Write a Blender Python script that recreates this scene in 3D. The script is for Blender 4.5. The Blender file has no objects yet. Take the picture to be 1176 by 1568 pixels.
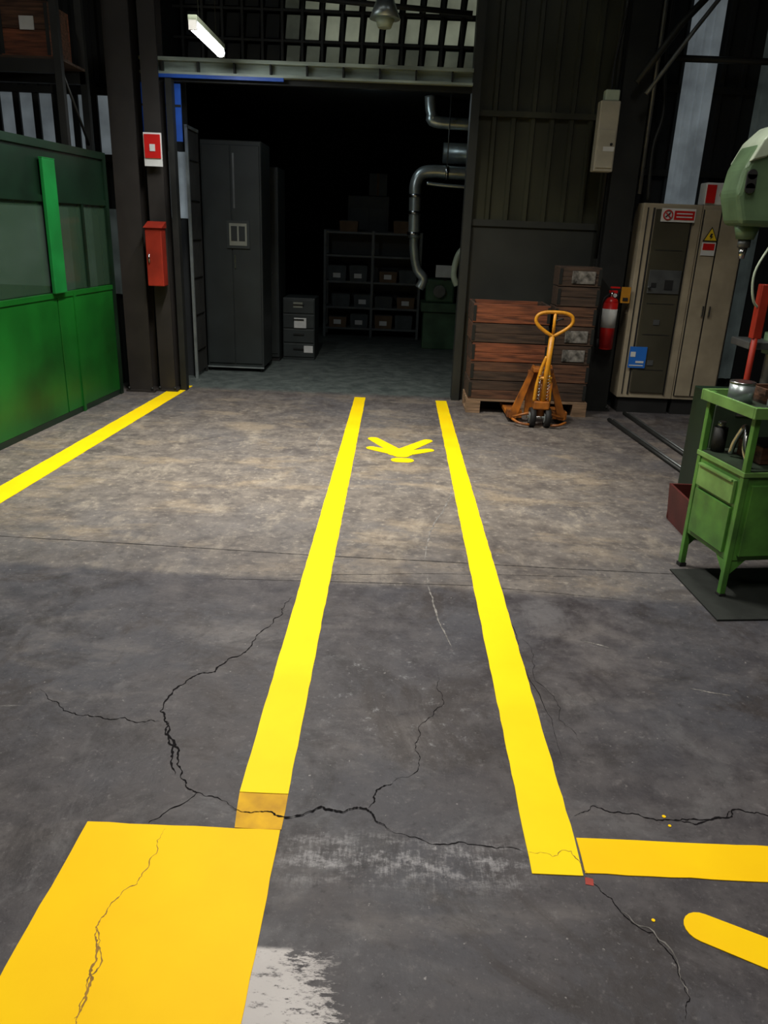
import bpy, bmesh, math, random
from mathutils import Matrix, Vector
random.seed(7)
scene=bpy.context.scene
try:
    scene.view_settings.view_transform='Standard'
except Exception: pass

# ------------------------------------------------------------------ materials
def mat(name,col,rough=0.6,metal=0.0,var=0.35,scale=6.0,bump=0.0,emit=0.0,dirt=None,stretch=(1,1,1),spec=None):
    m=bpy.data.materials.new(name); m.use_nodes=True
    nt=m.node_tree; b=nt.nodes['Principled BSDF']
    tc=nt.nodes.new('ShaderNodeTexCoord'); mp=nt.nodes.new('ShaderNodeMapping'); mp.inputs['Scale'].default_value=stretch
    nt.links.new(tc.outputs['Object'],mp.inputs['Vector'])
    n=nt.nodes.new('ShaderNodeTexNoise'); n.inputs['Scale'].default_value=scale; n.inputs['Detail'].default_value=6
    nt.links.new(mp.outputs['Vector'],n.inputs['Vector'])
    r=nt.nodes.new('ShaderNodeValToRGB'); r.color_ramp.elements[0].position=0.35; r.color_ramp.elements[1].position=0.68
    d=dirt or tuple(c*(1-var) for c in col)
    r.color_ramp.elements[0].color=(*d,1); r.color_ramp.elements[1].color=(*col,1)
    nt.links.new(n.outputs['Fac'],r.inputs['Fac']); nt.links.new(r.outputs['Color'],b.inputs['Base Color'])
    b.inputs['Roughness'].default_value=rough; b.inputs['Metallic'].default_value=metal
    if spec is not None: b.inputs['Specular IOR Level'].default_value=spec
    if emit>0:
        nt.links.new(r.outputs['Color'],b.inputs['Emission Color']); b.inputs['Emission Strength'].default_value=emit
    if bump>0:
        bp=nt.nodes.new('ShaderNodeBump'); bp.inputs['Strength'].default_value=bump; bp.inputs['Distance'].default_value=0.01
        nt.links.new(n.outputs['Fac'],bp.inputs['Height']); nt.links.new(bp.outputs['Normal'],b.inputs['Normal'])
    return m

M={}
M['steel_dark']=mat('steel_dark',(.022,.023,.021),.55,.3,.4,5)
M['column']=mat('column_brown',(.026,.021,.018),.6,.1,.4,4)
M['wall_olive']=mat('wall_olive',(.060,.061,.037),.40,.2,.55,2.5,stretch=(1,1,.4))
M['wall_smooth']=mat('wall_smooth',(.030,.032,.027),.5,.1,.3,3)
M['wall_dark']=mat('wall_dark',(.018,.021,.023),.8,0,.4,2)
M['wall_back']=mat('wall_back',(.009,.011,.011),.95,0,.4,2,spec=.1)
M['ceiling']=mat('ceiling_dark',(.02,.02,.02),.9)
M['trans']=mat('translucent_sheet',(.30,.35,.38),.6,0,.45,3,emit=.30)  # weak emission stands in for daylight coming through the sheet
M['trans_low']=mat('translucent_sheet_low',(.17,.20,.20),.6,0,.55,2.2,emit=.26)  # grey wall panel colour with self-glow added
M['trans_dim']=mat('translucent_sheet_dim',(.10,.125,.12),.6,0,.6,3,emit=.22)  # dimmer version of the painted daylight glow
M['roof_glow']=mat('roof_translucent',(.42,.46,.34),.6,0,.6,2.2,emit=.30)  # daylight in the clerestory cells is imitated by emission
M['roof_glow2']=mat('roof_translucent_dim',(.22,.25,.19),.6,0,.7,2.2,emit=.18)  # less-lit copy for the lower row and left cells
M['beam']=mat('beam_pale',(.50,.58,.50),.5,.1,.6,4,stretch=(.5,1,3))
M['blue']=mat('blue_paint',(.012,.08,.42),.5,0,.5,3,emit=.18)  # blue paint lifted by added emission, not a light source
M['green']=mat('green_paint',(.008,.150,.016),.38,0,.65,1.3)
M['green_bright']=mat('green_bright',(.010,.23,.045),.4,0,.3,4)
M['green_dark']=mat('green_dark',(.006,.026,.012),.4,0,.5,3)
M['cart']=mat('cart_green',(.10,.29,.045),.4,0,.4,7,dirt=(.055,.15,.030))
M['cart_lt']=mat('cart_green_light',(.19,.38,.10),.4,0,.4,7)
M['cart_in']=mat('cart_inside',(.025,.045,.024),.6,0,.4,7)
M['mgreen']=mat('machine_green',(.13,.21,.11),.4,0,.35,5)
M['mgreen_d']=mat('lathe_green',(.06,.13,.065),.5,0,.4,5)
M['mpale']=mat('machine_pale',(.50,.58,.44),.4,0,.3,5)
M['red']=mat('red_paint',(.62,.014,.012),.35,0,.2,5)
M['redbox']=mat('red_box',(.38,.028,.012),.45,0,.4,5)
M['white']=mat('white_label',(.72,.72,.70),.5,0,.15,8)
M['cream']=mat('cream_metal',(.48,.44,.34),.5,0,.25,5)
M['notice']=mat('notice_paper',(.26,.27,.22),.6,0,.3,5)
M['black']=mat('black_rubber',(.010,.010,.010),.7,0,.3,10)
M['mat']=mat('mat_rubber',(.010,.013,.010),.75,0,.4,14,bump=.4)
M['orange']=mat('truck_orange',(.50,.155,.014),.42,0,.65,9,dirt=(.15,.05,.015))
M['orange_y']=mat('truck_handle',(.85,.36,.02),.4,0,.4,9)
M['chrome']=mat('chrome',(.55,.55,.55),.25,1,.2,6)
M['duct']=mat('galvanised_duct',(.58,.65,.65),.33,.75,.35,6)
M['ducts']=mat('dull_steel',(.18,.19,.19),.45,.6,.4,6)
M['beige']=mat('cabinet_beige',(.42,.355,.25),.45,0,.3,4)
M['cab_door']=mat('cabinet_door_smoke',(.072,.066,.045),.25,0,.35,2)
M['plinth']=mat('plinth_dark',(.015,.015,.015),.6)
M['sign_y']=mat('sign_yellow',(.85,.58,.02),.5,0,.1)
M['sign_o']=mat('sign_orange',(.55,.24,.015),.5,0,.2)
M['sign_b']=mat('sign_blue',(.02,.17,.65),.5,0,.2)
M['maroon']=mat('maroon',(.10,.018,.015),.5,0,.35,6)
M['locker']=mat('locker_grey',(.024,.030,.030),.5,.1,.35,3)
M['locker2']=mat('drawer_grey',(.035,.043,.043),.5,.1,.3,5)
M['bin_grey']=mat('bin_grey',(.060,.074,.078),.6,0,.4,5)
M['shelf']=mat('shelf_metal',(.12,.135,.135),.5,.1,.35,5)
M['card']=mat('cardboard',(.16,.10,.055),.8,0,.3,5)
M['wood_r']=mat('wood_red',(.27,.078,.029),.7,0,.7,9,bump=.4,stretch=(.5,3,6))
M['wood_b']=mat('wood_brown',(.135,.058,.028),.75,0,.7,9,bump=.4,stretch=(.5,3,6))
M['wood_d']=mat('wood_dark',(.070,.040,.024),.75,0,.65,9,bump=.4,stretch=(.5,3,6))
M['wood_p']=mat('wood_pallet',(.32,.20,.115),.8,0,.5,9,bump=.4,stretch=(.5,3,6))
M['plastic']=mat('plastic_wrap',(.30,.28,.25),.25,0,.9,14,bump=.6)
M['yellow']=mat('yellow_paint',(.95,.60,.002),.55,0,.10,2.5,dirt=(.90,.53,.002),spec=.12,bump=.05)
M['yellow2']=mat('yellow_paint_far',(.95,.70,.004),.55,0,.1,3,dirt=(.93,.63,.003),spec=.15,bump=.05)
M['worn']=mat('worn_paint',(.74,.42,.015),.6,0,.6,10,dirt=(.46,.24,.02),spec=.15)
M['ycrack']=mat('paint_crack',(.38,.19,.01),.7,0,.5,20)
M['crack']=mat('crack_dark',(.007,.006,.007),.9,0,.2,20,spec=.1)
M['crackw']=mat('crack_light',(.24,.225,.21),.9,0,.6,20)
M['joint']=mat('floor_joint',(.035,.03,.028),.9,0,.6,12)
m=bpy.data.materials.new('fluorescent_tube'); m.use_nodes=True; b=m.node_tree.nodes['Principled BSDF']
b.inputs['Emission Color'].default_value=(.9,.97,1,1); b.inputs['Emission Strength'].default_value=14; M['tube']=m
m=bpy.data.materials.new('smoked_glass'); m.use_nodes=True; b=m.node_tree.nodes['Principled BSDF']
b.inputs['Base Color'].default_value=(.05,.10,.06,1); b.inputs['Alpha'].default_value=.42; b.inputs['Roughness'].default_value=.12; M['glass']=m

# ------------------------------------------------------------------ builder
class B:
    def __init__(s,name,origin=None):
        s.name=name; s.bm=bmesh.new(); s.mats=[]; s.origin=origin
    def mi(s,m):
        if m not in s.mats: s.mats.append(m)
        return s.mats.index(m)
    def _tag(s,faces,m,smooth=False):
        i=s.mi(m)
        for f in faces: f.material_index=i; f.smooth=smooth
    def box(s,x0,x1,y0,y1,z0,z1,m,bev=0.0,M4=None):
        r=bmesh.ops.create_cube(s.bm,size=1); vs=r['verts']
        bmesh.ops.scale(s.bm,vec=(abs(x1-x0),abs(y1-y0),abs(z1-z0)),verts=vs)
        bmesh.ops.translate(s.bm,vec=((x0+x1)/2,(y0+y1)/2,(z0+z1)/2),verts=vs)
        fs=set(f for v in vs for f in v.link_faces)
        s._tag(fs,m)
        if bev>0:
            es=set(e for v in vs for e in v.link_edges)
            r=bmesh.ops.bevel(s.bm,geom=list(es),offset=bev,segments=2,affect='EDGES',profile=.5)
            i=s.mi(m)
            for f in r['faces']: f.material_index=i
    def cyl(s,p0,p1,r,m,r2=None,seg=20,caps=True):
        p0=Vector(p0); p1=Vector(p1); d=p1-p0
        q=d.to_track_quat('Z','Y').to_matrix().to_4x4()
        q.translation=(p0+p1)/2
        rr=bmesh.ops.create_cone(s.bm,cap_ends=caps,segments=seg,radius1=r,radius2=r if r2 is None else r2,depth=d.length,matrix=q)
        fs=set(f for v in rr['verts'] for f in v.link_faces)
        i=s.mi(m)
        for f in fs: f.material_index=i; f.smooth=len(f.verts)==4
        return rr['verts']
    def sph(s,c,r,m,sc=(1,1,1)):
        mt=Matrix.Translation(c)@Matrix.Diagonal((sc[0],sc[1],sc[2],1))
        rr=bmesh.ops.create_uvsphere(s.bm,u_segments=20,v_segments=12,radius=r,matrix=mt)
        s._tag(set(f for v in rr['verts'] for f in v.link_faces),m,True)
    def tube(s,pts,r,m,seg=12,smooth_n=6,closed=False):
        P=[Vector(p) for p in pts]
        if smooth_n>1:
            Q=[]; n=len(P)
            rng=range(n if closed else n-1)
            for i in rng:
                a=P[(i-1)%n] if (closed or i>0) else P[0]; b_=P[i]; c=P[(i+1)%n]; d=P[(i+2)%n] if (closed or i+2<n) else P[-1]
                for k in range(smooth_n):
                    t=k/smooth_n
                    Q.append(.5*((2*b_)+(-a+c)*t+(2*a-5*b_+4*c-d)*t*t+(-a+3*b_-3*c+d)*t**3))
            if not closed: Q.append(P[-1])
            P=Q
        n=len(P); rings=[]; up=None
        for i in range(n):
            if closed: t=(P[(i+1)%n]-P[i-1]).normalized()
            else: t=(P[min(i+1,n-1)]-P[max(i-1,0)]).normalized()
            if up is None:
                up=Vector((0,0,1)) if abs(t.z)<.9 else Vector((1,0,0))
            a=t.cross(up).normalized(); up=a.cross(t).normalized()
            rings.append([s.bm.verts.new(P[i]+r*(math.cos(2*math.pi*k/seg)*a+math.sin(2*math.pi*k/seg)*up)) for k in range(seg)])
        idx=s.mi(m)
        for i in range(n if closed else n-1):
            A=rings[i]; C=rings[(i+1)%n]
            for k in range(seg):
                try:
                    f=s.bm.faces.new((A[k],A[(k+1)%seg],C[(k+1)%seg],C[k])); f.material_index=idx; f.smooth=True
                except ValueError: pass
        if not closed:
            for R_ in (rings[0][::-1],rings[-1]):
                f=s.bm.faces.new(R_); f.material_index=idx
    def prism(s,poly,axis,a0,a1,m,bev=0):
        def mk(p,a):
            return {'x':(a,p[0],p[1]),'y':(p[0],a,p[1]),'z':(p[0],p[1],a)}[axis]
        A=[s.bm.verts.new(mk(p,a0)) for p in poly]; C=[s.bm.verts.new(mk(p,a1)) for p in poly]
        n=len(poly); fs=[s.bm.faces.new(A),s.bm.faces.new(C[::-1])]
        for k in range(n): fs.append(s.bm.faces.new((A[(k+1)%n],A[k],C[k],C[(k+1)%n])))
        s._tag(fs,m)
        if bev>0:
            es=set(e for f in fs for e in f.edges)
            r=bmesh.ops.bevel(s.bm,geom=list(es),offset=bev,segments=3,affect='EDGES',profile=.5)
            i=s.mi(m)
            for f in r['faces']: f.material_index=i
    def done(s,xf=None,recalc=True,parent=None):
        if recalc: bmesh.ops.recalc_face_normals(s.bm,faces=s.bm.faces[:])
        if xf is not None: bmesh.ops.transform(s.bm,matrix=xf,verts=s.bm.verts[:])
        vs=[v.co for v in s.bm.verts]
        if s.origin is None:
            mn=[min(v[i] for v in vs) for i in range(3)]; mx=[max(v[i] for v in vs) for i in range(3)]
            o=Vector(((mn[0]+mx[0])/2,(mn[1]+mx[1])/2,mn[2]))
        else: o=Vector(s.origin)
        bmesh.ops.translate(s.bm,vec=-o,verts=s.bm.verts[:])
        me=bpy.data.meshes.new(s.name); s.bm.to_mesh(me); s.bm.free()
        for k in s.mats: me.materials.append(M[k])
        ob=bpy.data.objects.new(s.name,me); bpy.context.collection.objects.link(ob)
        if parent is not None:
            ob.parent=parent; ob.location=o-parent.location
        else: ob.location=o
        return ob

def corr(b,x0,x1,z0,z1,y,pitch,depth,m,rib=.3):
    pts=[]; x=x0
    while x<x1-1e-6:
        w=pitch*rib
        pts+= [(x,y),(min(x+pitch-w,x1),y)]
        if x+pitch<=x1+1e-6: pts+=[(x+pitch-w*.8,y-depth),(x+pitch-w*.2,y-depth)]
        x+=pitch
    pts.append((x1,y))
    i=b.mi(m)
    lo=[b.bm.verts.new((p[0],p[1],z0)) for p in pts]
    hi=[b.bm.verts.new((p[0],p[1],z1)) for p in pts]
    for k in range(len(pts)-1):
        f=b.bm.faces.new((lo[k],lo[k+1],hi[k+1],hi[k])); f.material_index=i

# ------------------------------------------------------------------ floor material
def floor_mat():
    m=bpy.data.materials.new('concrete_floor'); m.use_nodes=True; nt=m.node_tree; N=nt.nodes; L=nt.links
    bs=N['Principled BSDF']
    tc=N.new('ShaderNodeTexCoord'); sp=N.new('ShaderNodeSeparateXYZ'); L.new(tc.outputs['Object'],sp.inputs[0])
    X,Y=sp.outputs['X'],sp.outputs['Y']
    def val(v,inp):
        if isinstance(v,(int,float)): inp.default_value=v
        else: L.new(v,inp)
    def ma(op,a,b=0,c=None,clamp=False):
        n=N.new('ShaderNodeMath'); n.operation=op; n.use_clamp=clamp; val(a,n.inputs[0]); val(b,n.inputs[1])
        if c is not None: val(c,n.inputs[2])
        return n.outputs[0]
    def mr(v,a,b,c=0,d=1,smooth=True):
        n=N.new('ShaderNodeMapRange'); n.interpolation_type='SMOOTHSTEP' if smooth else 'LINEAR'
        val(v,n.inputs['Value']); n.inputs['From Min'].default_value=a; n.inputs['From Max'].default_value=b
        n.inputs['To Min'].default_value=c; n.inputs['To Max'].default_value=d; return n.outputs['Result']
    def noise(scale,detail=6,stretch=(1,1,1),rough=.55,dist=0,off=(0,0,0),rot=0):
        mp=N.new('ShaderNodeMapping'); mp.inputs['Scale'].default_value=stretch; mp.inputs['Location'].default_value=off; mp.inputs['Rotation'].default_value=(0,0,rot)
        L.new(tc.outputs['Object'],mp.inputs['Vector'])
        n=N.new('ShaderNodeTexNoise'); n.inputs['Scale'].default_value=scale; n.inputs['Detail'].default_value=detail
        n.inputs['Roughness'].default_value=rough; n.inputs['Distortion'].default_value=dist
        L.new(mp.outputs[0],n.inputs['Vector']); return n.outputs['Fac']
    def mix(f,a,b):
        n=N.new('ShaderNodeMix'); n.data_type='RGBA'; val(f,n.inputs[0])
        for v,i in ((a,6),(b,7)):
            if isinstance(v,tuple): n.inputs[i].default_value=(*v,1)
            else: L.new(v,n.inputs[i])
        return n.outputs[2]
    n1=noise(.9,8); n2=noise(6,10,off=(3,1,0),rough=.68); n3=noise(1.8,10,stretch=(.7,1.3,1),off=(8,2,0),dist=.3,rough=.68)
    n4=noise(48,4); n5=noise(2.6,10,stretch=(1.6,.7,1),off=(1,5,0),rough=.7); n6=noise(22,8,rough=.75,off=(6,6,0))
    n7=noise(2.6,10,off=(12,3,0),rough=.75,dist=.5); n8=noise(70,3,rough=.6,off=(1,9,0)); n9=noise(1.3,10,off=(22,7,0),rough=.72,dist=.8)
    near=mix(mr(n2,.34,.70),(.036,.031,.035),(.080,.072,.074))
    near=mix(mr(n1,.42,.62,0,.8),near,(.050,.050,.060))
    near=mix(mr(n3,.50,.70,0,.65),near,(.135,.120,.115))
    near=mix(mr(n7,.52,.34,0,.75),near,(.022,.018,.019))
    near=mix(mr(n9,.47,.36,0,.60),near,(.026,.019,.017))
    near=mix(mr(n9,.55,.64,0,.35),near,(.13,.125,.13))
    near=mix(mr(n6,.54,.72,0,.45),near,(.17,.155,.155))
    near=mix(mr(n6,.47,.30,0,.6),near,(.016,.014,.016))
    near=mix(mr(n8,.60,.74,0,.35),near,(.17,.16,.16))
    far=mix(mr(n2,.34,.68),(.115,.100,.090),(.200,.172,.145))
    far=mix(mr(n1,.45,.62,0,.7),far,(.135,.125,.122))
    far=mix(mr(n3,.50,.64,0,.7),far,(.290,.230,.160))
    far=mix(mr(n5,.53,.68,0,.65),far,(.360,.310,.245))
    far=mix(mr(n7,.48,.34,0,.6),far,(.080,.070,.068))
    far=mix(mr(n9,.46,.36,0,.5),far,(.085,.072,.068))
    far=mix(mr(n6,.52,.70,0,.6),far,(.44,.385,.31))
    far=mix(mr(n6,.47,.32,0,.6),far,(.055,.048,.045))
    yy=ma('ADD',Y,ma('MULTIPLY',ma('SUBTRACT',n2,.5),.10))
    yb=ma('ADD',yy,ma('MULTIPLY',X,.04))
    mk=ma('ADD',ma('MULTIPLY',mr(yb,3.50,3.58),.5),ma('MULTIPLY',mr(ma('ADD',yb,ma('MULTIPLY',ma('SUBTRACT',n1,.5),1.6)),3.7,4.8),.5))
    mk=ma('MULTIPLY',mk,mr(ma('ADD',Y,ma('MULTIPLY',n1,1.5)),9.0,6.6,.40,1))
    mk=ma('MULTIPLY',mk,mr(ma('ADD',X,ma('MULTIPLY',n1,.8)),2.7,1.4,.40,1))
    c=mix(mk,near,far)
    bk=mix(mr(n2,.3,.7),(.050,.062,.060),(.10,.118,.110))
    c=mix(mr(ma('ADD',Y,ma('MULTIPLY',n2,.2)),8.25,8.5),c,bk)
    spk=mr(n4,.68,.74,0,.55); spk=ma('MULTIPLY',spk,mr(n1,.38,.55))
    c=mix(spk,c,(.36,.34,.33))
    def boxm(x0,x1,y0,y1,s):
        a=ma('MULTIPLY',mr(X,x0-s,x0+s),mr(X,x1+s,x1-s)); b_=ma('MULTIPLY',mr(Y,y0-s,y0+s),mr(Y,y1+s,y1-s)); return ma('MULTIPLY',a,b_)
    sn=noise(8,10,stretch=(1,2.0,1),rough=.8,off=(2,2,0)); sv=noise(30,5,stretch=(3,.5,1),rough=.75)
    sc=ma('MULTIPLY',boxm(-.26,.44,1.65,1.81,.07),mr(ma('ADD',ma('MULTIPLY',sn,.72),ma('MULTIPLY',sv,.28)),.47,.62,0,.85))
    c=mix(sc,c,(.30,.29,.30))
    sn2=noise(20,8,stretch=(.6,1.6,1),rough=.75,off=(5,2,0),rot=.5)
    edge=ma('ADD',ma('ADD',X,ma('MULTIPLY',Y,.45)),ma('MULTIPLY',ma('SUBTRACT',sn2,.5),.75))
    sc2=ma('MULTIPLY',boxm(-.40,.05,.6,1.425,.008),mr(edge,.50,.44,0,.95)); sc2=ma('MULTIPLY',sc2,mr(sn2,.36,.46,.15,1))
    c=mix(sc2,c,(.47,.44,.43))
    sc3=ma('MULTIPLY',boxm(-.25,.35,2.2,2.9,.15),mr(noise(14,8,rough=.8,off=(4,4,0)),.56,.68,0,.6)); c=mix(sc3,c,(.28,.28,.29))
    sc6=ma('MULTIPLY',boxm(.75,1.7,2.2,3.3,.2),mr(noise(9,10,stretch=(.6,2,1),rough=.8,off=(7,4,0)),.60,.70,0,.55)); c=mix(sc6,c,(.27,.26,.26))
    sc4=mr(noise(3.5,10,stretch=(.35,3,1),rough=.8,off=(9,4,0),rot=.12),.64,.73,0,.5); c=mix(sc4,c,(.28,.27,.26))
    sc5=mr(noise(2.5,10,stretch=(3,.4,1),rough=.8,off=(3,14,0),rot=-.3),.65,.74,0,.45); c=mix(sc5,c,(.26,.25,.25))
    L.new(c,bs.inputs['Base Color'])
    L.new(mr(n2,.3,.7,.45,.72),bs.inputs['Roughness']); bs.inputs['Specular IOR Level'].default_value=.35
    bp=N.new('ShaderNodeBump'); bp.inputs['Strength'].default_value=.35; bp.inputs['Distance'].default_value=.01
    L.new(ma('ADD',n2,ma('MULTIPLY',n4,.3)),bp.inputs['Height']); L.new(bp.outputs[0],bs.inputs['Normal'])
    return m
M['floor']=floor_mat()

# ------------------------------------------------------------------ room shell
b=B('floor',(0,0,0)); b.box(-7,5,-3,15,-.2,0,'floor'); b.done()
b=B('ceiling',(0,0,0)); b.box(-7,5,-3,15,6,6.1,'ceiling'); b.done()
b=B('wall_left',(0,0,0)); b.box(-7.1,-7,-3,15,0,6,'wall_dark'); b.done()
b=B('wall_right',(0,0,0)); b.box(5,5.1,-3,15,0,6,'wall_dark'); b.done()
b=B('wall_rear',(0,0,0)); b.box(-7,5,-3.1,-3,0,6,'wall_dark'); b.done()
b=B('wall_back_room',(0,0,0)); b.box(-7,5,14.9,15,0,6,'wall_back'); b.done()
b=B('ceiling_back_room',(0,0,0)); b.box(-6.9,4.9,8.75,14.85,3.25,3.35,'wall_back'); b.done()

b=B('wall_doorway_right',(0,0,0))
b.box(.62,2.30,8.26,8.34,0,6,'wall_smooth')
corr(b,.70,2.30,1.80,6,8.25,.185,.035,'wall_olive',.32)
b.box(.62,.70,8.16,8.26,0,6,'wall_smooth')
b.box(.70,2.30,8.20,8.25,1.76,1.82,'wall_smooth'); b.box(.70,2.30,8.195,8.25,2.74,2.79,'wall_olive')
b.box(.62,2.30,8.22,8.26,0,1.76,'wall_smooth')
b.done()
b=B('wall_end_right',(0,0,0))
b.box(2.30,4.95,8.58,8.64,0,6,'wall_dark')
corr(b,2.30,4.95,0,6,8.56,.2,.03,'wall_dark',.3)
for z in (2.3,3.05,3.9): b.box(2.32,4.95,8.50,8.56,z,z+.06,'steel_dark')
b.done()
b=B('window_1',(2.8,8.5,0)); corr(b,2.67,2.98,.3,5.5,8.49,.08,.02,'trans',.4); b.done()
b=B('window_2',(3.5,8.5,0)); corr(b,3.40,3.68,.3,5.5,8.49,.08,.02,'trans_dim',.4); b.done()
b=B('wall_end_left',(0,0,0))
b.box(-6.95,-2.42,8.40,8.46,0,6,'wall_dark'); corr(b,-6.95,-2.42,0,6,8.39,.25,.03,'wall_dark',.3); b.done()
b=B('window_3',(-4,8.3,2.2)); 
x=-6.4
while x<-2.75:
    b.box(x,x+.13,8.32,8.34,2.28,2.80,'trans'); b.box(x+.13,x+.19,8.29,8.345,2.2,2.9,'steel_dark'); x+=.19
b.box(-6.5,-2.75,8.28,8.345,2.80,2.86,'steel_dark'); b.box(-6.5,-2.75,8.28,8.345,2.22,2.28,'steel_dark')
b.done()
b=B('window_4',(-4,8.3,1)); b.box(-6.4,-3.62,8.32,8.34,1.0,1.78,'trans_low')  # grey wall panels behind the glass, brightened by emission
b.box(-3.62,-3.50,8.28,8.34,.9,1.9,'steel_dark')
corr(b,-3.50,-2.8,.95,1.78,8.33,.16,.03,'trans_dim',.3); b.done()
b=B('window_5',(-2.4,9,1.8)); corr(b,-2.52,-2.30,1.72,2.38,8.95,.07,.02,'trans',.4); b.box(-2.95,-2.29,8.96,9.0,0,3.2,'wall_dark'); b.done()

b=B('wall_clerestory',(0,0,0))
b.box(-6.9,4.9,8.72,8.75,3.1,6,'wall_back')
x=-2.2; k=0
while x<.60:
    for j in range(4):
        z=3.15+j*.26
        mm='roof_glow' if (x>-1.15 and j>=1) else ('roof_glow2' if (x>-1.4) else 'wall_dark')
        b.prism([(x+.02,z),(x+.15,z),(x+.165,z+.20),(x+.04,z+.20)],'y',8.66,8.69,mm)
    b.box(x-.02,x+.005,8.63,8.70,3.1,4.4,'steel_dark'); x+=.195
for j in range(1,5): b.box(-2.3,.62,8.64,8.70,3.115+j*.26,3.135+j*.26,'steel_dark')
b.tube([(-1.2,8.55,3.74),(.6,8.5,3.64)],.025,'steel_dark',smooth_n=1)
b.done()

b=B('trim_1',(0,8.2,3))
b.box(-2.5,.62,8.12,8.26,3.09,3.12,'beam'); b.box(-2.5,.62,8.20,8.215,3.0,3.09,'beam'); b.box(-2.5,.62,8.12,8.26,2.98,3.0,'beam')
for i in range(9): b.box(-2.3+i*.34,-2.285+i*.34,8.13,8.20,3.0,3.09,'steel_dark')
b.box(-2.45,-1.15,8.12,8.14,2.95,2.98,'blue'); b.box(-2.28,.62,8.20,8.26,2.93,2.98,'steel_dark')
b.done()
b=B('hanging_lamp')
b.cyl((-.22,8.05,6),(-.22,8.05,3.78),.01,'steel_dark',seg=8)
b.cyl((-.22,8.05,3.62),(-.22,8.05,3.78),.07,'mpale'); b.cyl((-.22,8.05,3.47),(-.22,8.05,3.62),.14,'duct',r2=.08); b.cyl((-.22,8.05,3.40),(-.22,8.05,3.47),.06,'mpale',r2=.09)
b.done()

def ibeam(name,x0,x1,y0,y1,z1,m):
    b=B(name); t=.022
    b.box(x0,x1,y0,y0+t,0,z1,m); b.box(x0,x1,y1-t,y1,0,z1,m); xc=(x0+x1)/2; b.box(xc-t/2,xc+t/2,y0+t,y1-t,0,z1,m)
    b.box(x0-.03,x1+.03,y0-.03,y1+.03,0,.02,m)
    for xx in (x0,x1): b.cyl((xx,y0-.015,.02),(xx,y0-.015,.05),.012,'steel_dark',seg=6)
    return b
b=ibeam('steel_column',-2.76,-2.52,7.96,8.20,6,'column'); b.done()
b=ibeam('door_column',-2.46,-2.30,8.03,8.24,6,'column'); b.done()
b=ibeam('wall_column',1.97,2.22,7.95,8.15,6,'steel_dark'); b.cyl((1.93,8.0,1.5),(1.93,8.0,6),.018,'steel_dark'); b.cyl((2.26,7.98,2.1),(2.26,7.98,6),.02,'ducts'); b.done()
b=B('door_frame_post'); b.box(-2.26,-2.20,8.1,8.2,0,2.94,'steel_dark'); b.done()

b=B('blue_wall_panel'); b.box(-2.56,-2.16,8.262,8.28,2.42,2.92,'blue'); b.box(-2.56,-2.16,8.255,8.262,2.72,2.74,'steel_dark'); b.done()
b=B('fire_hose_box'); b.box(-2.46,-2.30,7.84,7.99,1.08,1.62,'redbox',bev=.008); b.prism([(7.82,1.62),(7.99,1.62),(7.99,1.68)],'x',-2.47,-2.29,'redbox'); b.cyl((-2.43,7.83,1.3),(-2.43,7.83,1.38),.008,'chrome'); b.box(-2.42,-2.34,7.99,8.028,1.2,1.5,'steel_dark'); b.done()
b=B('fire_point_sign'); b.box(-2.45,-2.28,7.95,7.96,2.17,2.46,'white'); b.box(-2.44,-2.29,7.94,7.95,2.24,2.445,'red'); b.box(-2.39,-2.34,7.935,7.94,2.30,2.36,'white'); b.box(-2.40,-2.34,7.96,8.028,2.2,2.25,'steel_dark'); b.done()

# ------------------------------------------------------------------ green partition (left)
ang=math.atan(.08)
def fence():
    b=B('green_partition')
    L=6.4
    for y0,y1 in ((0,2.0),(2.02,4.0),(4.02,5.28),(5.30,L)):
        b.box(-.03,0,y0,y1,.05,1.06,'green',bev=.004)
    b.box(-.05,.008,0,L,1.04,1.08,'green'); b.box(-.05,.0,0,L,0.0,.05,'green_dark')
    for y in (0,2.0,4.0,L): b.box(-.06,.01,y-.03,y+.03,0,2.26,'green_dark')
    b.box(-.05,.012,5.56,5.60,0,1.06,'green')
    b.box(.008,.04,5.20,5.40,1.08,2.12,'green_bright',bev=.006); b.box(.008,.04,5.20,5.40,2.12,2.13,'green_bright')
    b.box(-.05,.01,0,L,2.2,2.26,'green_dark'); b.box(-.03,-.01,0,L,1.84,2.2,'green_dark'); b.box(-.045,.005,0,L,1.80,1.85,'green_dark')
    b.box(-.025,-.015,0,L,1.09,1.80,'glass')
    for y in (4.4,5.9): b.box(-.04,0,y-.02,y+.02,1.09,1.8,'green_dark')
    return b.done(xf=Matrix.Translation((-2.80,7.82,0))@Matrix.Rotation(-ang,4,'Z')@Matrix.Translation((0,-L,0)))
fence()
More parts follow.
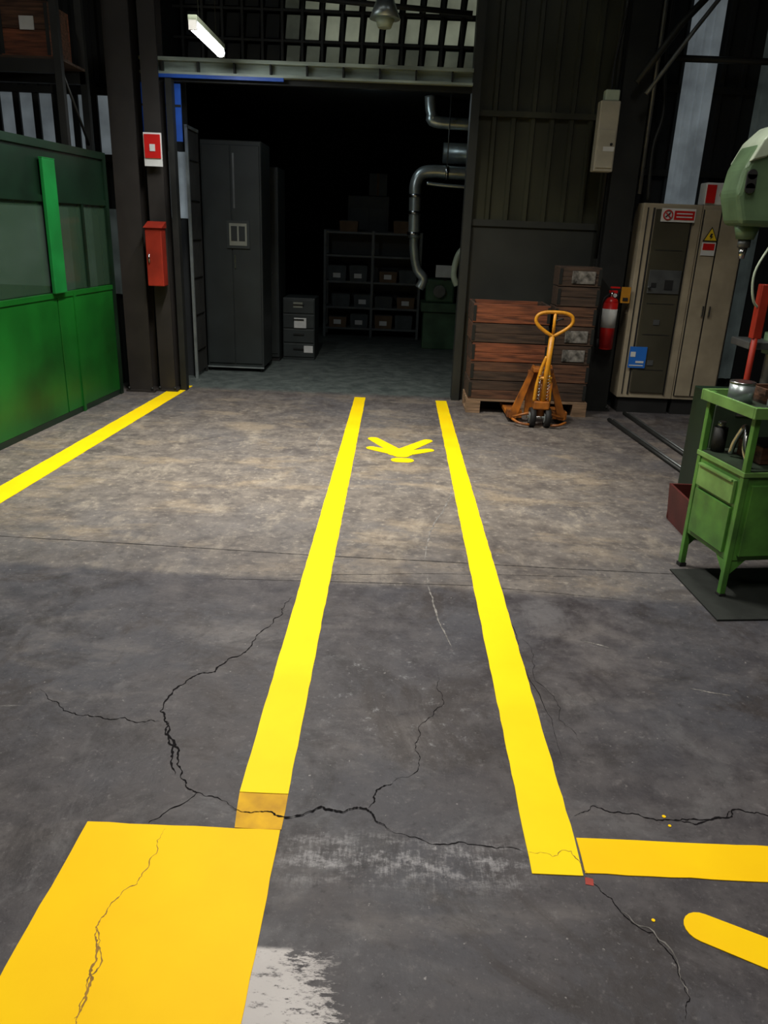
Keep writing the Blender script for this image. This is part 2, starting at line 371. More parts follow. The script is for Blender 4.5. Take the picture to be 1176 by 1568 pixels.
# bench with parts standing behind the glass
b=B('workbench')
b.box(-4.6,-3.5,6.6,7.2,.86,.92,'wood_d',bev=.004)
for x in (-4.55,-3.58):
    for y in (6.65,7.12): b.box(x,x+.05,y,y+.05,0,.86,'steel_dark')
b.box(-4.5,-3.6,6.9,6.93,.3,.35,'steel_dark'); wb=b.done()
for i,(x,y,r,h_) in enumerate(((-3.62,6.8,.05,.30),(-3.75,6.75,.045,.34),(-3.9,6.85,.06,.26),(-3.7,7.05,.05,.22),(-4.1,6.9,.07,.30))):
    b=B('machined_cylinder'); b.cyl((x,y,.921),(x,y,.921+h_*.8),r,'duct'); b.cyl((x,y,.921+h_*.8),(x,y,.921+h_),r*.5,'chrome'); b.cyl((x,y,.921+h_*.4),(x,y,.921+h_*.46),r*1.08,'ducts'); b.done(parent=wb)
b=B('storage_rack')
for x in (-4.6,-2.92): 
    for y in (7.3,7.85): b.box(x-.03,x+.03,y-.03,y+.03,0,4.6,'steel_dark')
for z in (2.92,): b.box(-4.6,-2.9,7.28,7.34,z-.1,z,'steel_dark'); b.box(-4.6,-2.9,7.82,7.88,z-.1,z,'steel_dark'); b.box(-4.6,-2.9,7.28,7.88,z,z+.02,'wood_d')
b.tube([(-2.92,7.3,2.9),(-2.92,7.85,2.3)],.012,'steel_dark',smooth_n=1)
b.tube([(-2.92,7.3,2.3),(-2.92,7.85,1.7)],.012,'steel_dark',smooth_n=1)
b.done()

def crate(x0,x1,y0,y1,z0,z1,m,m2,name='wooden_crate',wrap=False,label=False):
    b=B(name); t=.022
    h=z1-z0; g=.004
    b.box(x0,x1,y0,y0+t,z0+g,z0+h*.5-g,m,bev=.003); b.box(x0+.004,x1-.004,y0+.002,y0+t,z0+h*.5,z1-g,m2 if random.random()<.35 else m,bev=.003)
    b.box(x0,x1,y1-t,y1,z0+g,z1-g,m,bev=.003)
    b.box(x0,x0+t,y0+t,y1-t,z0+g,z1-g,m2,bev=.003); b.box(x1-t,x1,y0+t,y1-t,z0+g,z1-g,m2,bev=.003)
    b.box(x0+t,x1-t,y0+t,y1-t,z0+g,z0+.018,m2)
    for x in (x0+.0,x1-.03): b.box(x,x+.03,y0-.004,y0,z0+.02,z1-.02,'steel_dark')
    for x in (x0+t,x1-t-.03):
        for y in (y0+t,y1-t-.03): b.box(x,x+.03,y,y+.03,z0+.018,z1-.002,m2)
    if wrap: b.box(x0+.12,x1-.06,y0-.010,y0-.002,z0+.03,z1-.04,'plastic',bev=.003)
    if label: b.box(x0+.18,x0+.30,y0-.012,y0-.004,z0+.2,z0+.30,'white')
    return b.done()
lay=['wood_b','wood_d','wood_r','wood_d','wood_r']
h0=.144; st=(1.065-h0)/5
for i,m_ in enumerate(lay):
    j=random.uniform(-.012,.012); crate(.745+j,1.485+j,7.60,8.10,h0+i*st,h0+(i+1)*st,m_,'wood_b' if m_=='wood_d' else 'wood_d')
st2=(1.43-h0)/7
for i in range(7):
    j=random.uniform(-.008,.008); crate(1.515+j,1.915+j,7.62,7.90,h0+i*st2,h0+(i+1)*st2,['wood_d','wood_b','wood_d','wood_d','wood_b','wood_d','wood_d'][i],'wood_d',wrap=i in (2,3,6))
b=B('wooden_pallet')
for y in (7.60,7.70,7.80): b.box(.73,1.93,y,y+.08,.122,.144,'wood_p',bev=.002)
b.box(.73,1.48,7.96,8.08,.122,.144,'wood_p',bev=.002)
for x in (.73,1.26,1.79):
    y1=8.08 if x<1.7 else 7.90
    b.box(x,x+.14,7.60,y1,.10,.122,'wood_p'); b.box(x,x+.14,7.60,y1,0,.02,'wood_p')
    for y in (7.60,y1-.10): b.box(x,x+.14,y,y+.10,.02,.10,'wood_p',bev=.002)
b.done()
crate(-3.42,-3.0,7.36,7.80,2.942,3.36,'wood_r','wood_b',name='rack_storage_crate',label=True)

# ------------------------------------------------------------------ pallet truck
def truck(cx,y0):
    b=B('pallet_truck')
    for s in (-1,1):
        x=cx+s*.215
        b.box(x-.07,x+.07,y0+.18,y0+.72,.045,.088,'orange',bev=.008)
        b.cyl((x-.03,y0+.64,.035),(x+.03,y0+.64,.035),.035,'black')
        b.prism([(cx+s*.055,.54),(cx+s*.085,.56),(cx+s*.265,.09),(cx+s*.265,.045),(cx+s*.20,.045)],'y',y0+.10,y0+.14,'orange')
        b.box(cx+s*.215-.07,cx+s*.215+.07,y0+.12,y0+.22,.045,.12,'orange',bev=.006)
        b.tube([(cx+s*.05,y0+.04,.13),(cx+s*.24,y0+.06,.07)],.012,'orange',smooth_n=1)
    b.box(cx-.12,cx+.12,y0+.14,y0+.18,.09,.50,'orange',bev=.006)
    b.box(cx-.09,cx+.09,y0+.02,y0+.18,.50,.54,'orange',bev=.008)
    b.cyl((cx,y0+.02,.10),(cx,y0+.02,.48),.042,'orange'); b.cyl((cx,y0+.02,.46),(cx,y0+.02,.58),.022,'chrome')
    b.box(cx-.075,cx+.075,y0-.06,y0+.08,.17,.25,'orange',bev=.012)
    b.cyl((cx+.06,y0-.02,.2),(cx+.06,y0-.02,.42),.026,'orange')
    for s in (-1,1):
        pts=[(cx+s*.04+.014*math.cos(a*.9),y0-.05+.014*math.sin(a*.9),.26+a*.0042) for a in range(0,56)]
        b.tube(pts,.003,'chrome',seg=6,smooth_n=1)
    b.cyl((cx-.12,y0-.01,.09),(cx+.12,y0-.01,.09),.016,'chrome')
    for s in (-1,1):
        b.cyl((cx+s*.045,y0-.01,.09),(cx+s*.095,y0-.01,.09),.09,'black',seg=28); b.cyl((cx+s*.04,y0-.01,.09),(cx+s*.10,y0-.01,.09),.05,'duct')
    b.tube([(cx+.10,y0-.07,.03),(cx+.17,y0-.08,.035),(cx+.25,y0-.02,.05)],.012,'orange',smooth_n=3)
    b.tube([(cx-.10,y0-.07,.03),(cx-.19,y0-.06,.04),(cx-.25,y0+.02,.06)],.012,'orange',smooth_n=3)
    for s in (-1,1): b.tube([(cx+s*.07,y0-.03,.24),(cx+s*.06,y0-.03,.40),(cx+s*.03,y0-.035,.56),(cx+.015+s*.012,y0-.035,.66)],.016,'orange_y',smooth_n=4)
    b.tube([(cx+.01,y0-.03,.24),(cx+.03,y0-.035,.86)],.026,'orange_y',smooth_n=1)
    b.tube([(cx-.045,y0-.03,.46),(cx+.07,y0-.03,.46)],.016,'orange_y',smooth_n=1)
    c=cx+.035
    loop=[(c,.85),(c-.05,.87),(c-.13,.925),(c-.165,.975),(c-.15,1.025),(c-.09,1.05),(c,1.055),(c+.09,1.05),(c+.15,1.025),(c+.165,.975),(c+.13,.925),(c+.05,.87)]
    b.tube([(x,y0-.045,z) for x,z in loop],.016,'orange_y',closed=True,smooth_n=4)
    b.tube([(c,y0-.045,.86),(c,y0-.045,.95),(c,y0-.045,1.05)],.014,'orange_y',smooth_n=1)
    b.tube([(c+.01,y0-.06,.98),(c+.05,y0-.065,1.0),(c+.075,y0-.065,1.0)],.008,'black',smooth_n=2)
    b.done()
truck(1.38,7.13)

b=B('fire_extinguisher'); x,y=2.10,7.86
b.cyl((x,y,.66),(x,y,1.10),.072,'red',seg=28); b.sph((x,y,1.10),.072,'red',(1,1,.8)); b.sph((x,y,.66),.072,'red',(1,1,.3))
b.cyl((x,y,1.14),(x,y,1.20),.022,'chrome'); b.box(x-.03,x+.05,y-.015,y+.015,1.19,1.215,'red'); b.box(x-.02,x+.07,y-.012,y+.012,1.235,1.25,'red')
b.cyl((x,y,.86),(x,y,1.04),.0735,'white',seg=28); b.tube([(x-.02,y-.02,1.18),(x-.09,y-.05,1.12),(x-.10,y-.03,.95),(x-.085,y-.02,.75)],.011,'black'); b.cyl((x-.085,y-.02,.75),(x-.085,y-.02,.66),.012,'black',r2=.022)
b.cyl((x+.02,y-.03,1.17),(x+.02,y-.05,1.17),.018,'white'); b.box(x-.03,x+.03,y+.06,y+.088,.9,.95,'steel_dark')
b.done()
b=B('extinguisher_sign'); b.box(2.19,2.28,7.86,7.87,1.10,1.25,'sign_o'); b.box(2.21,2.26,7.853,7.86,1.12,1.15,'black'); b.box(2.19,2.21,7.87,7.945,1.15,1.2,'steel_dark'); b.done()
b=B('electric_wall_box'); b.box(1.765,1.945,7.84,7.97,2.27,2.86,'cream',bev=.01); b.box(1.80,1.93,7.85,7.95,2.86,2.95,'mpale',bev=.01); b.box(1.78,1.93,7.83,7.84,2.30,2.62,'cream',bev=.003)
b.cyl((1.90,7.835,2.5),(1.90,7.82,2.5),.012,'black'); b.tube([(1.86,7.9,2.95),(1.87,7.93,3.2),(1.92,7.93,3.6)],.012,'black'); b.box(1.83,1.93,7.826,7.832,2.44,2.48,'white')
b.box(1.945,1.965,7.96,7.98,2.3,2.8,'steel_dark'); b.done()

# ------------------------------------------------------------------ electrical cabinets
b=B('electrical_cabinet'); Y0=7.90
b.box(2.30,2.86,Y0,8.18,.16,2.02,'beige',bev=.006); b.box(2.33,2.84,Y0+.03,8.18,0,.16,'plinth')
b.box(2.42,2.76,Y0-.018,Y0,.22,1.97,'cab_door',bev=.004)
b.box(2.395,2.41,Y0-.012,Y0,.2,1.98,'plinth'); b.box(2.34,2.35,Y0-.008,Y0,.2,1.98,'plinth')
b.box(2.765,2.775,Y0-.012,Y0,.2,1.98,'plinth')
b.box(2.44,2.75,Y0-.028,Y0-.018,1.20,1.42,'ducts',bev=.003); b.box(2.60,2.68,Y0-.034,Y0-.028,1.24,1.33,'plinth'); b.box(2.47,2.52,Y0-.034,Y0-.028,1.26,1.30,'plinth')
for z in (.45,.8,1.1,1.6): b.box(2.46,2.72,Y0-.021,Y0-.017,z,z+.006,'plinth')
for z in (.5,.9): b.box(2.55,2.61,Y0-.025,Y0-.017,z,z+.05,'ducts')
b.cyl((2.455,Y0-.02,1.25),(2.455,Y0-.05,1.25),.014,'chrome')
b.box(2.865,3.30,Y0,8.18,.16,2.02,'beige',bev=.006); b.box(2.88,3.28,Y0+.03,8.18,0,.16,'plinth')
for x0,x1 in ((2.885,3.035),(3.05,3.28)): b.box(x0,x1,Y0-.016,Y0,.2,1.98,'beige',bev=.004)
for x in (2.872,3.042,3.29): b.box(x,x+.006,Y0-.014,Y0,.2,1.98,'plinth')
b.box(3.005,3.02,Y0-.04,Y0-.016,1.0,1.10,'chrome',bev=.003); b.box(3.07,3.085,Y0-.04,Y0-.016,1.0,1.10,'chrome',bev=.003)
b.done()
b=B('prohibition_sign'); b.box(2.47,2.79,Y0-.030,Y0-.020,1.86,1.98,'white'); b.box(2.59,2.78,Y0-.034,Y0-.030,1.88,1.96,'red')
for z in (1.90,1.93): b.box(2.61,2.76,Y0-.037,Y0-.034,z,z+.01,'white')
pts=[(2.53+.042*math.cos(a*math.pi/8),Y0-.036,1.92+.042*math.sin(a*math.pi/8)) for a in range(16)]
b.tube(pts,.006,'red',closed=True,smooth_n=1,seg=6); b.tube([(2.50,Y0-.036,1.95),(2.56,Y0-.036,1.89)],.005,'red',smooth_n=1,seg=6); b.tube([(2.51,Y0-.033,1.90),(2.55,Y0-.033,1.94)],.006,'black',smooth_n=1,seg=6); b.done()
b=B('warning_sign'); b.prism([(2.90,1.70),(3.04,1.70),(2.97,1.83)],'y',Y0-.026,Y0-.018,'black'); b.prism([(2.913,1.708),(3.027,1.708),(2.97,1.815)],'y',Y0-.030,Y0-.026,'sign_y'); b.prism([(2.965,1.77),(2.985,1.77),(2.975,1.745),(2.99,1.745),(2.965,1.715),(2.97,1.738),(2.955,1.738)],'y',Y0-.033,Y0-.030,'black')
b.box(2.90,3.03,Y0-.026,Y0-.018,1.57,1.69,'white'); b.box(2.91,3.02,Y0-.029,Y0-.026,1.62,1.68,'red'); b.done()
b=B('blue_label'); b.box(2.36,2.53,Y0-.030,Y0-.020,.47,.68,'sign_b'); b.box(2.37,2.42,Y0-.033,Y0-.030,.58,.63,'white'); b.box(2.43,2.51,Y0-.033,Y0-.030,.52,.54,'white'); b.box(2.37,2.51,Y0-.033,Y0-.030,.49,.50,'white'); b.done()
b=B('alarm_box'); b.box(2.87,3.10,Y0+.02,Y0+.20,2.022,2.22,'white',bev=.01); b.box(2.875,2.96,Y0+.005,Y0+.02,2.04,2.20,'red'); b.cyl((3.03,Y0+.02,2.12),(3.03,Y0,2.12),.03,'cream'); b.done()

b=B('floor_cable_channel')
for p,q in (((2.13,7.47),(2.27,5.7)),((2.37,7.80),(2.46,6.2))):
    b.tube([(p[0],p[1],.018),(q[0],q[1],.018)],.018,'steel_dark',smooth_n=1,seg=6); b.tube([(p[0]+.05,p[1],.012),(q[0]+.05,q[1],.012)],.012,'ducts',smooth_n=1,seg=6)
b.done()
b=B('overhead_pipes')
b.tube([(2.05,7.8,3.0),(2.35,7.75,3.45),(2.75,7.7,3.9)],.03,'steel_dark',smooth_n=1); b.tube([(2.12,7.7,2.9),(2.45,7.65,3.4),(2.8,7.6,3.9)],.018,'ducts',smooth_n=1)
b.tube([(2.36,8.3,3.30),(4.9,8.3,3.30)],.03,'steel_dark',smooth_n=1)
b.tube([(2.36,8.15,4.2),(2.36,8.1,3.3),(2.40,8.05,2.8),(2.34,8.02,2.5),(2.36,8.0,2.03)],.02,'steel_dark')
b.done()

# ------------------------------------------------------------------ tool cart
def cart():
    b=B('tool_cart'); W=.70; D=.42
    for x in (0,W-.03):
        for y in (0,D-.03): 
            b.box(x,x+.03,y,y+.03,.02,.98,'cart',bev=.003); b.box(x-.004,x+.034,y-.004,y+.034,0,.02,'black')
    b.box(.006,W-.006,.006,D-.006,.20,.66,'cart',bev=.004)
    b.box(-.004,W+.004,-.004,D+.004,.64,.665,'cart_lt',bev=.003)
    b.box(.006,W-.006,.006,D-.006,.665,.672,'cart_in')
    b.box(-.012,.006,.05,D-.05,.49,.61,'cart_lt',bev=.003); b.box(-.022,-.010,.06,D-.06,.60,.612,'cart_lt',bev=.002)
    b.box(-.008,.006,.05,D-.05,.23,.47,'cart',bev=.003)
    b.box(.05,.35,-.012,.006,.23,.60,'cart',bev=.003); b.box(.36,.65,-.012,.006,.23,.60,'cart',bev=.003); b.box(.31,.325,-.03,-.012,.38,.46,'chrome')
    for y in (0,D-.03):
        b.prism([(0.03,.20),(.11,.20),(.03,.12)],'y',y+.01,y+.02,'cart')
    b.prism([(.03,.20),(.11,.20),(.03,.12)],'x',.01,.02,'cart')
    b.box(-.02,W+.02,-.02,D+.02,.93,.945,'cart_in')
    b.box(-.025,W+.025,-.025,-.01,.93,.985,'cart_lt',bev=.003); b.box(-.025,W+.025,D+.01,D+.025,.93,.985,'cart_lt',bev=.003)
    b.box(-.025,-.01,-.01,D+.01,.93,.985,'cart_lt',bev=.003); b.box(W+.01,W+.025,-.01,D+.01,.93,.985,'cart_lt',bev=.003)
    return b
XF=Matrix.Translation((1.70,3.56,0))@Matrix.Rotation(math.radians(10),4,'Z')
b=cart(); b.done(xf=XF)
def item(name,f):
    b=B(name); f(b); b.done(xf=XF)
item('steel_can',lambda b:(b.cyl((.10,.30,.946),(.10,.30,1.04),.06,'duct'),b.cyl((.10,.30,1.04),(.10,.30,1.05),.062,'chrome')))
item('steel_block',lambda b:(b.box(.18,.42,.06,.20,.946,.985,'duct',bev=.005),b.cyl((.22,.13,.985),(.22,.13,1.005),.03,'chrome'),b.cyl((.36,.13,.985),(.36,.13,1.02),.02,'chrome')))
item('wooden_tray',lambda b:(b.box(.20,.50,.25,.40,.946,.96,'wood_d'),b.box(.20,.50,.25,.262,.96,1.02,'wood_b'),b.box(.20,.50,.388,.40,.96,1.02,'wood_b'),b.box(.20,.212,.262,.388,.96,1.02,'wood_b'),b.box(.488,.50,.262,.388,.96,1.02,'wood_b')))
item('bent_steel_pipe',lambda b:b.tube([(.05,.06,.69),(.03,.08,.76),(.05,.12,.84),(.08,.19,.84),(.08,.24,.76),(.08,.26,.69)],.014,'chrome'))
item('brown_box',lambda b:(b.box(.14,.38,.10,.30,.674,.76,'wood_b',bev=.004),b.box(.15,.37,.11,.29,.76,.765,'black')))
item('black_canister',lambda b:(b.cyl((.07,.36,.674),(.07,.36,.80),.035,'black'),b.cyl((.07,.36,.80),(.07,.36,.83),.02,'duct')))
item('paint_tin',lambda b:(b.cyl((.47,.25,.674),(.47,.25,.80),.05,'ducts'),b.cyl((.47,.25,.80),(.47,.25,.808),.052,'duct')))
b=B('rubber_floor_mat'); b.prism([(1.555,3.88),(1.59,3.30),(2.9,3.45),(2.85,4.05)],'z',0.001,.009,'mat'); b.done()
b=B('maroon_bin'); 
x0,x1,y0,y1,h_=1.79,2.10,4.36,4.72,.24
b.prism([(x0+.02,0),(x1-.02,0),(x1,h_),(x1-.015,h_),(x1-.03,.015),(x0+.03,.015),(x0+.015,h_),(x0,h_)],'y',y0,y1,'maroon')
b.box(x0+.015,x1-.015,y0,y0+.015,.01,h_,'maroon'); b.box(x0+.015,x1-.015,y1-.015,y1,.01,h_,'maroon'); b.box(x0-.01,x1+.01,y0-.012,y0,h_-.03,h_,'maroon')
b.done()
b=B('dark_tool_cabinet'); b.box(2.0,2.45,4.80,5.13,.04,.80,'green_dark',bev=.006); b.box(2.02,2.43,4.785,4.80,.10,.42,'cart_in',bev=.004); b.box(2.02,2.43,4.785,4.80,.44,.74,'cart_in',bev=.004)
for z in (.36,.68): b.box(2.15,2.27,4.77,4.785,z,z+.02,'chrome')
for x in (2.02,2.38): 
    for y in (4.82,5.08): b.box(x,x+.03,y,y+.03,0,.04,'black')
b.done()

# ------------------------------------------------------------------ pillar drill
b=B('pillar_drill')
b.box(2.25,2.85,5.25,5.75,0,.08,'green_dark',bev=.01); b.cyl((2.66,5.5,.08),(2.66,5.5,2.3),.06,'ducts'); b.box(2.40,2.6,5.35,5.65,1.02,1.07,'ducts',bev=.006); b.cyl((2.66,5.5,.98),(2.66,5.5,1.12),.09,'mgreen')
prof=[(2.10,1.98),(2.12,2.14),(2.18,2.27),(2.28,2.36),(2.45,2.41),(2.95,2.44),(3.0,2.3),(2.95,1.95),(2.55,1.88),(2.42,1.80),(2.16,1.80)]
b.prism(prof,'y',5.26,5.56,'mgreen',bev=.035)
prof_lit_top=[(2.14,2.17),(2.20,2.30),(2.29,2.39),(2.45,2.44),(2.97,2.47),(2.97,2.36),(2.45,2.33),(2.31,2.27),(2.24,2.20)]
b.prism(prof_lit_top,'y',5.25,5.57,'mpale',bev=.012)  # pale cap paints the fluorescent light falling on the head's top
b.cyl((2.26,5.40,1.82),(2.26,5.40,1.72),.085,'mgreen',r2=.055); b.cyl((2.26,5.40,1.72),(2.26,5.40,1.67),.04,'ducts'); b.cyl((2.26,5.40,1.67),(2.26,5.40,1.60),.028,'chrome',r2=.018)
b.cyl((2.17,5.262,2.10),(2.17,5.245,2.10),.03,'black'); b.cyl((2.17,5.262,2.02),(2.17,5.245,2.02),.03,'black'); b.box(2.14,2.20,5.245,5.262,2.02,2.10,'black')
b.cyl((2.46,5.26,1.98),(2.46,5.18,1.98),.05,'ducts')
for a in (.5,2.6,4.7): b.tube([(2.46,5.2,1.98),(2.46+.2*math.cos(a),5.16,1.98+.2*math.sin(a))],.009,'chrome',smooth_n=1); b.sph((2.46+.2*math.cos(a),5.16,1.98+.2*math.sin(a)),.02,'black')
b.tube([(2.48,5.4,1.88),(2.40,5.3,1.72),(2.31,5.27,1.52),(2.34,5.27,1.34),(2.44,5.3,1.28)],.008,'mpale')
b.cyl((2.40,5.28,.08),(2.40,5.28,1.45),.02,'redbox'); b.box(2.375,2.435,5.26,5.33,1.1,1.45,'redbox',bev=.006)
b.done()

# ------------------------------------------------------------------ back room
b=B('tool_locker')
b.box(-2.26,-1.58,9.35,9.95,.06,2.55,'locker',bev=.008)
for x0,x1 in ((-2.24,-1.93),(-1.92,-1.60)): b.box(x0,x1,9.335,9.35,.10,2.50,'locker',bev=.004)
b.box(-1.90,-1.885,9.32,9.335,1.2,1.35,'chrome')
for x in (-2.24,-1.62):
    for y in (9.38,9.9): b.cyl((x,y,0),(x,y,.06),.02,'steel_dark')
b.box(-2.26,-1.58,9.33,9.35,.045,.06,'duct'); b.box(-1.90,-1.88,9.33,9.336,1.85,2.42,'ducts')
b.done()
b=B('locker_notice'); b.box(-1.98,-1.72,9.318,9.326,1.42,1.72,'locker2'); b.box(-1.95,-1.75,9.312,9.318,1.45,1.69,'notice'); b.box(-1.93,-1.86,9.308,9.312,1.50,1.66,'locker'); b.box(-1.84,-1.77,9.308,9.312,1.50,1.66,'locker'); b.done()
b=B('mesh_gate'); b.box(-2.28,-2.25,8.80,8.83,0,2.62,'duct'); b.box(-2.28,-2.25,8.80,9.28,2.60,2.63,'duct')
for i in range(11): b.box(-2.272,-2.262,8.84+.04*i,8.844+.04*i,.05,2.6,'steel_dark')
for i in range(6): b.box(-2.275,-2.258,8.83,9.28,.3+.4*i,.31+.4*i,'steel_dark')
b.box(-2.275,-2.255,9.26,9.29,0,2.63,'steel_dark')
b.done()
b=B('tall_cupboard'); b.box(-1.95,-1.52,10.2,10.8,0.05,2.35,'locker',bev=.008); b.box(-1.93,-1.54,10.19,10.2,.1,2.3,'locker',bev=.003); b.box(-1.60,-1.585,10.17,10.19,1.1,1.2,'chrome'); b.box(-1.95,-1.52,10.22,10.78,0,.05,'black'); b.done()
b=B('drawer_unit'); b.box(-1.50,-1.08,10.4,10.95,.0,.80,'locker2',bev=.006)
for i in range(4): b.box(-1.49,-1.09,10.385,10.4,.04+i*.19,.21+i*.19,'locker2',bev=.004); b.box(-1.36,-1.22,10.365,10.385,.14+i*.19,.155+i*.19,'steel_dark')
b.box(-1.35,-1.19,10.378,10.385,.42,.55,'white'); b.box(-1.22,-1.10,10.378,10.385,.10,.19,'white'); b.box(-1.36,-1.24,10.378,10.385,.68,.75,'notice'); b.done()
b=B('shelving_unit')
X0,X1,Y0s,Y1s=-1.18,.34,12.9,13.4
for x in (X0,-.42,X1): 
    for y in (Y0s,Y1s): b.box(x-.02,x+.02,y-.02,y+.02,0,1.65,'shelf')
for z in (.12,.45,.85,1.25,1.60): b.box(X0,X1,Y0s,Y1s,z,z+.03,'shelf')
b.box(X0,X1,Y1s,Y1s+.02,0,1.65,'locker')
sh=b.done()
for z,xs in ((.15,(-1.1,-.75,-.35,-.02)),(.48,(-1.05,-.70,-.36,.0)),(.88,(-1.12,-.78,-.3,.02)),(1.63,(-.95,-.1))):
    for x in xs:
        b=B('storage_bin'); w_=.27; hh=random.uniform(.15,.24); mm=random.choice(['bin_grey','locker2','card','bin_grey'])
        b.prism([(x,z),(x+w_,z),(x+w_+.01,z+hh),(x-.01,z+hh)],'y',12.92,13.30,mm); b.box(x+.01,x+w_-.01,12.93,13.29,z+hh,z+hh+.01,'locker')
        if z<1 and random.random()<.6: b.box(x+.07,x+.19,12.908,12.918,z+.05,z+.12,'white')
        b.done(parent=sh)
b=B('machine_cabinet'); b.box(-.9,-.2,13.9,14.5,0,2.2,'locker',bev=.01); b.box(-.85,-.55,13.88,13.9,.2,2.0,'locker2'); b.box(-.52,-.25,13.88,13.9,.2,2.0,'locker2'); b.done()
b=B('cardboard_box'); b.box(-.55,-.25,13.95,14.35,2.205,2.55,'bin_grey',bev=.005); b.box(-.42,-.38,13.945,13.95,2.205,2.55,'card'); b.done()
b=B('green_lathe'); b.box(.40,1.1,11.9,12.4,0,.55,'mgreen_d',bev=.01); b.box(.36,1.2,11.85,12.45,.55,.68,'mgreen_d',bev=.01); b.box(.42,.85,11.95,12.35,.68,1.02,'mgreen_d',bev=.03); b.cyl((.62,11.95,.85),(.62,11.88,.85),.09,'ducts'); b.box(.55,.85,11.9,11.94,1.05,1.22,'white'); b.box(.68,.72,11.95,11.99,1.0,1.1,'steel_dark'); b.done()
b=B('extraction_duct')
b.tube([(1.6,10.5,2.38),(.72,10.5,2.38),(.40,10.5,2.39),(.24,10.5,2.36),(.17,10.5,2.24),(.17,10.5,2.05),(.18,10.5,1.6)],.075,'duct',seg=18)
b.tube([(.18,10.5,1.62),(.19,10.5,1.45),(.24,10.5,1.22),(.33,10.5,1.10),(.28,10.5,.98)],.06,'duct',seg=16)
for x in (.55,.9): b.cyl((x-.02,10.5,2.38),(x+.02,10.5,2.38),.088,'chrome'); b.cyl((x,10.5,2.38),(x,10.5,3.248),.008,'ducts',seg=6)
for z in (2.1,1.9,1.65): b.cyl((.172,10.5,z-.02),(.172,10.5,z+.02),.085,'chrome')
b.cyl((.50,10.7,2.62),(1.6,10.7,2.62),.12,'duct')
b.cyl((1.4,10.6,0),(1.4,10.6,2.6),.03,'steel_dark'); b.box(1.3,1.5,10.5,10.7,0,.02,'steel_dark')
b.tube([(.30,10.6,3.24),(.33,10.6,3.05),(.45,10.6,2.95),(1.5,10.6,2.95)],.07,'duct',seg=16)
b.tube([(1.5,10.3,2.20),(.6,10.3,2.22),(.3,10.3,2.24)],.02,'duct'); b.tube([(.95,10.2,1.6),(.76,10.2,1.45),(.70,10.2,1.2),(.75,10.2,1.05)],.04,'mpale')
b.done()

# ------------------------------------------------------------------ floor markings
def strip(name,pts,m,z=.003,wob=.0018,step=.06):
    out=[]; n=len(pts)
    for i in range(n):
        a=Vector(pts[i]); c=Vector(pts[(i+1)%n]); L_=(c-a).length; k=max(1,int(L_/step))
        nrm=Vector((-(c-a).y,(c-a).x)).normalized() if L_>0 else Vector((0,0))
        for j in range(k):
            p=a+(c-a)*j/k
            if j>0: p+=nrm*random.uniform(-wob,wob)
            out.append((p.x,p.y))
    b=B(name); b.prism(out,'z',.0005,z,m); bmesh.ops.triangulate(b.bm,faces=[f for f in b.bm.faces if len(f.verts)>4]); return b.done()
strip('yellow_floor_line',[(-2.80,1.0),(-2.62,1.0),(-2.20,8.35),(-2.37,8.35)],'yellow2')
strip('yellow_floor_line',[(-.435,1.98),(-.28,1.98),(-.295,8.11),(-.41,8.11)],'yellow2')
strip('yellow_floor_line',[(.45,1.70),(.595,1.70),(.60,1.84),(.565,8.10),(.45,8.10)],'yellow2')
strip('yellow_floor_line',[(.603,1.71),(3.2,1.70),(3.2,1.85),(.606,1.845)],'yellow')
strip('worn_floor_line',[(-.42,1.826),(-.28,1.826),(-.28,1.978),(-.435,1.978)],'worn',z=.002)
strip('yellow_floor_panel',[(-.90,.3),(-.285,.3),(-.283,1.823),(-.86,1.823)],'yellow')
def caps(b,p,q,r0,r1,m,z):
    p=Vector(p); q=Vector(q); d=(q-p).normalized(); a0=math.atan2(d.y,d.x); pts=[]
    for i in range(11): a=a0+math.pi/2+math.pi*i/10; pts.append((p.x+r0*math.cos(a),p.y+r0*math.sin(a)))
    for i in range(11): a=a0-math.pi/2+math.pi*i/10; pts.append((q.x+r1*math.cos(a),q.y+r1*math.sin(a)))
    b.prism(pts,'z',.0005,z,m)
b=B('pedestrian_floor_symbol')
b2=[((-.155,6.42),(.04,6.06),.048,.06),((-.16,6.12),(.04,6.00),.045,.06),((.31,6.42),(.09,6.06),.045,.06),((.31,6.12),(.12,6.00),.045,.06),((.03,5.98),(.12,5.98),.055,.055),((.07,5.93),(.10,5.93),.05,.05)]
for i,(p,q,r0,r1) in enumerate(b2): caps(b,p,q,r0,r1,'yellow2',.003+.0003*i)
caps(b,(.06,5.80),(.125,5.80),.058,.058,'yellow2',.003)
b.done()
b=B('pedestrian_floor_symbol')
for i,(p,q,r0,r1) in enumerate([((.875,1.543),(1.30,1.33),.048,.055),((1.30,1.33),(1.55,1.15),.055,.05),((1.30,1.33),(1.62,1.42),.055,.045),((1.1,1.1),(1.35,1.25),.04,.045)]): caps(b,p,q,r0,r1,'yellow',.003+.0003*i)
caps(b,(1.75,1.15),(1.76,1.15),.07,.07,'yellow',.003)
b.done()
b=B('red_paint_mark'); x,y=.607,1.685; b.prism([(x-.012,y-.014),(x+.010,y-.018),(x+.014,y+.006),(x-.008,y+.012)],'z',.0005,.0015,'redbox'); b.done()
b=B('yellow_paint_drops')
for x,y,r in ((.905,1.955,.006),(.91,1.915,.005),(.75,1.56,.005)): b.cyl((x,y,.0005),(x,y,.002),r,'yellow',seg=10)
b.done()

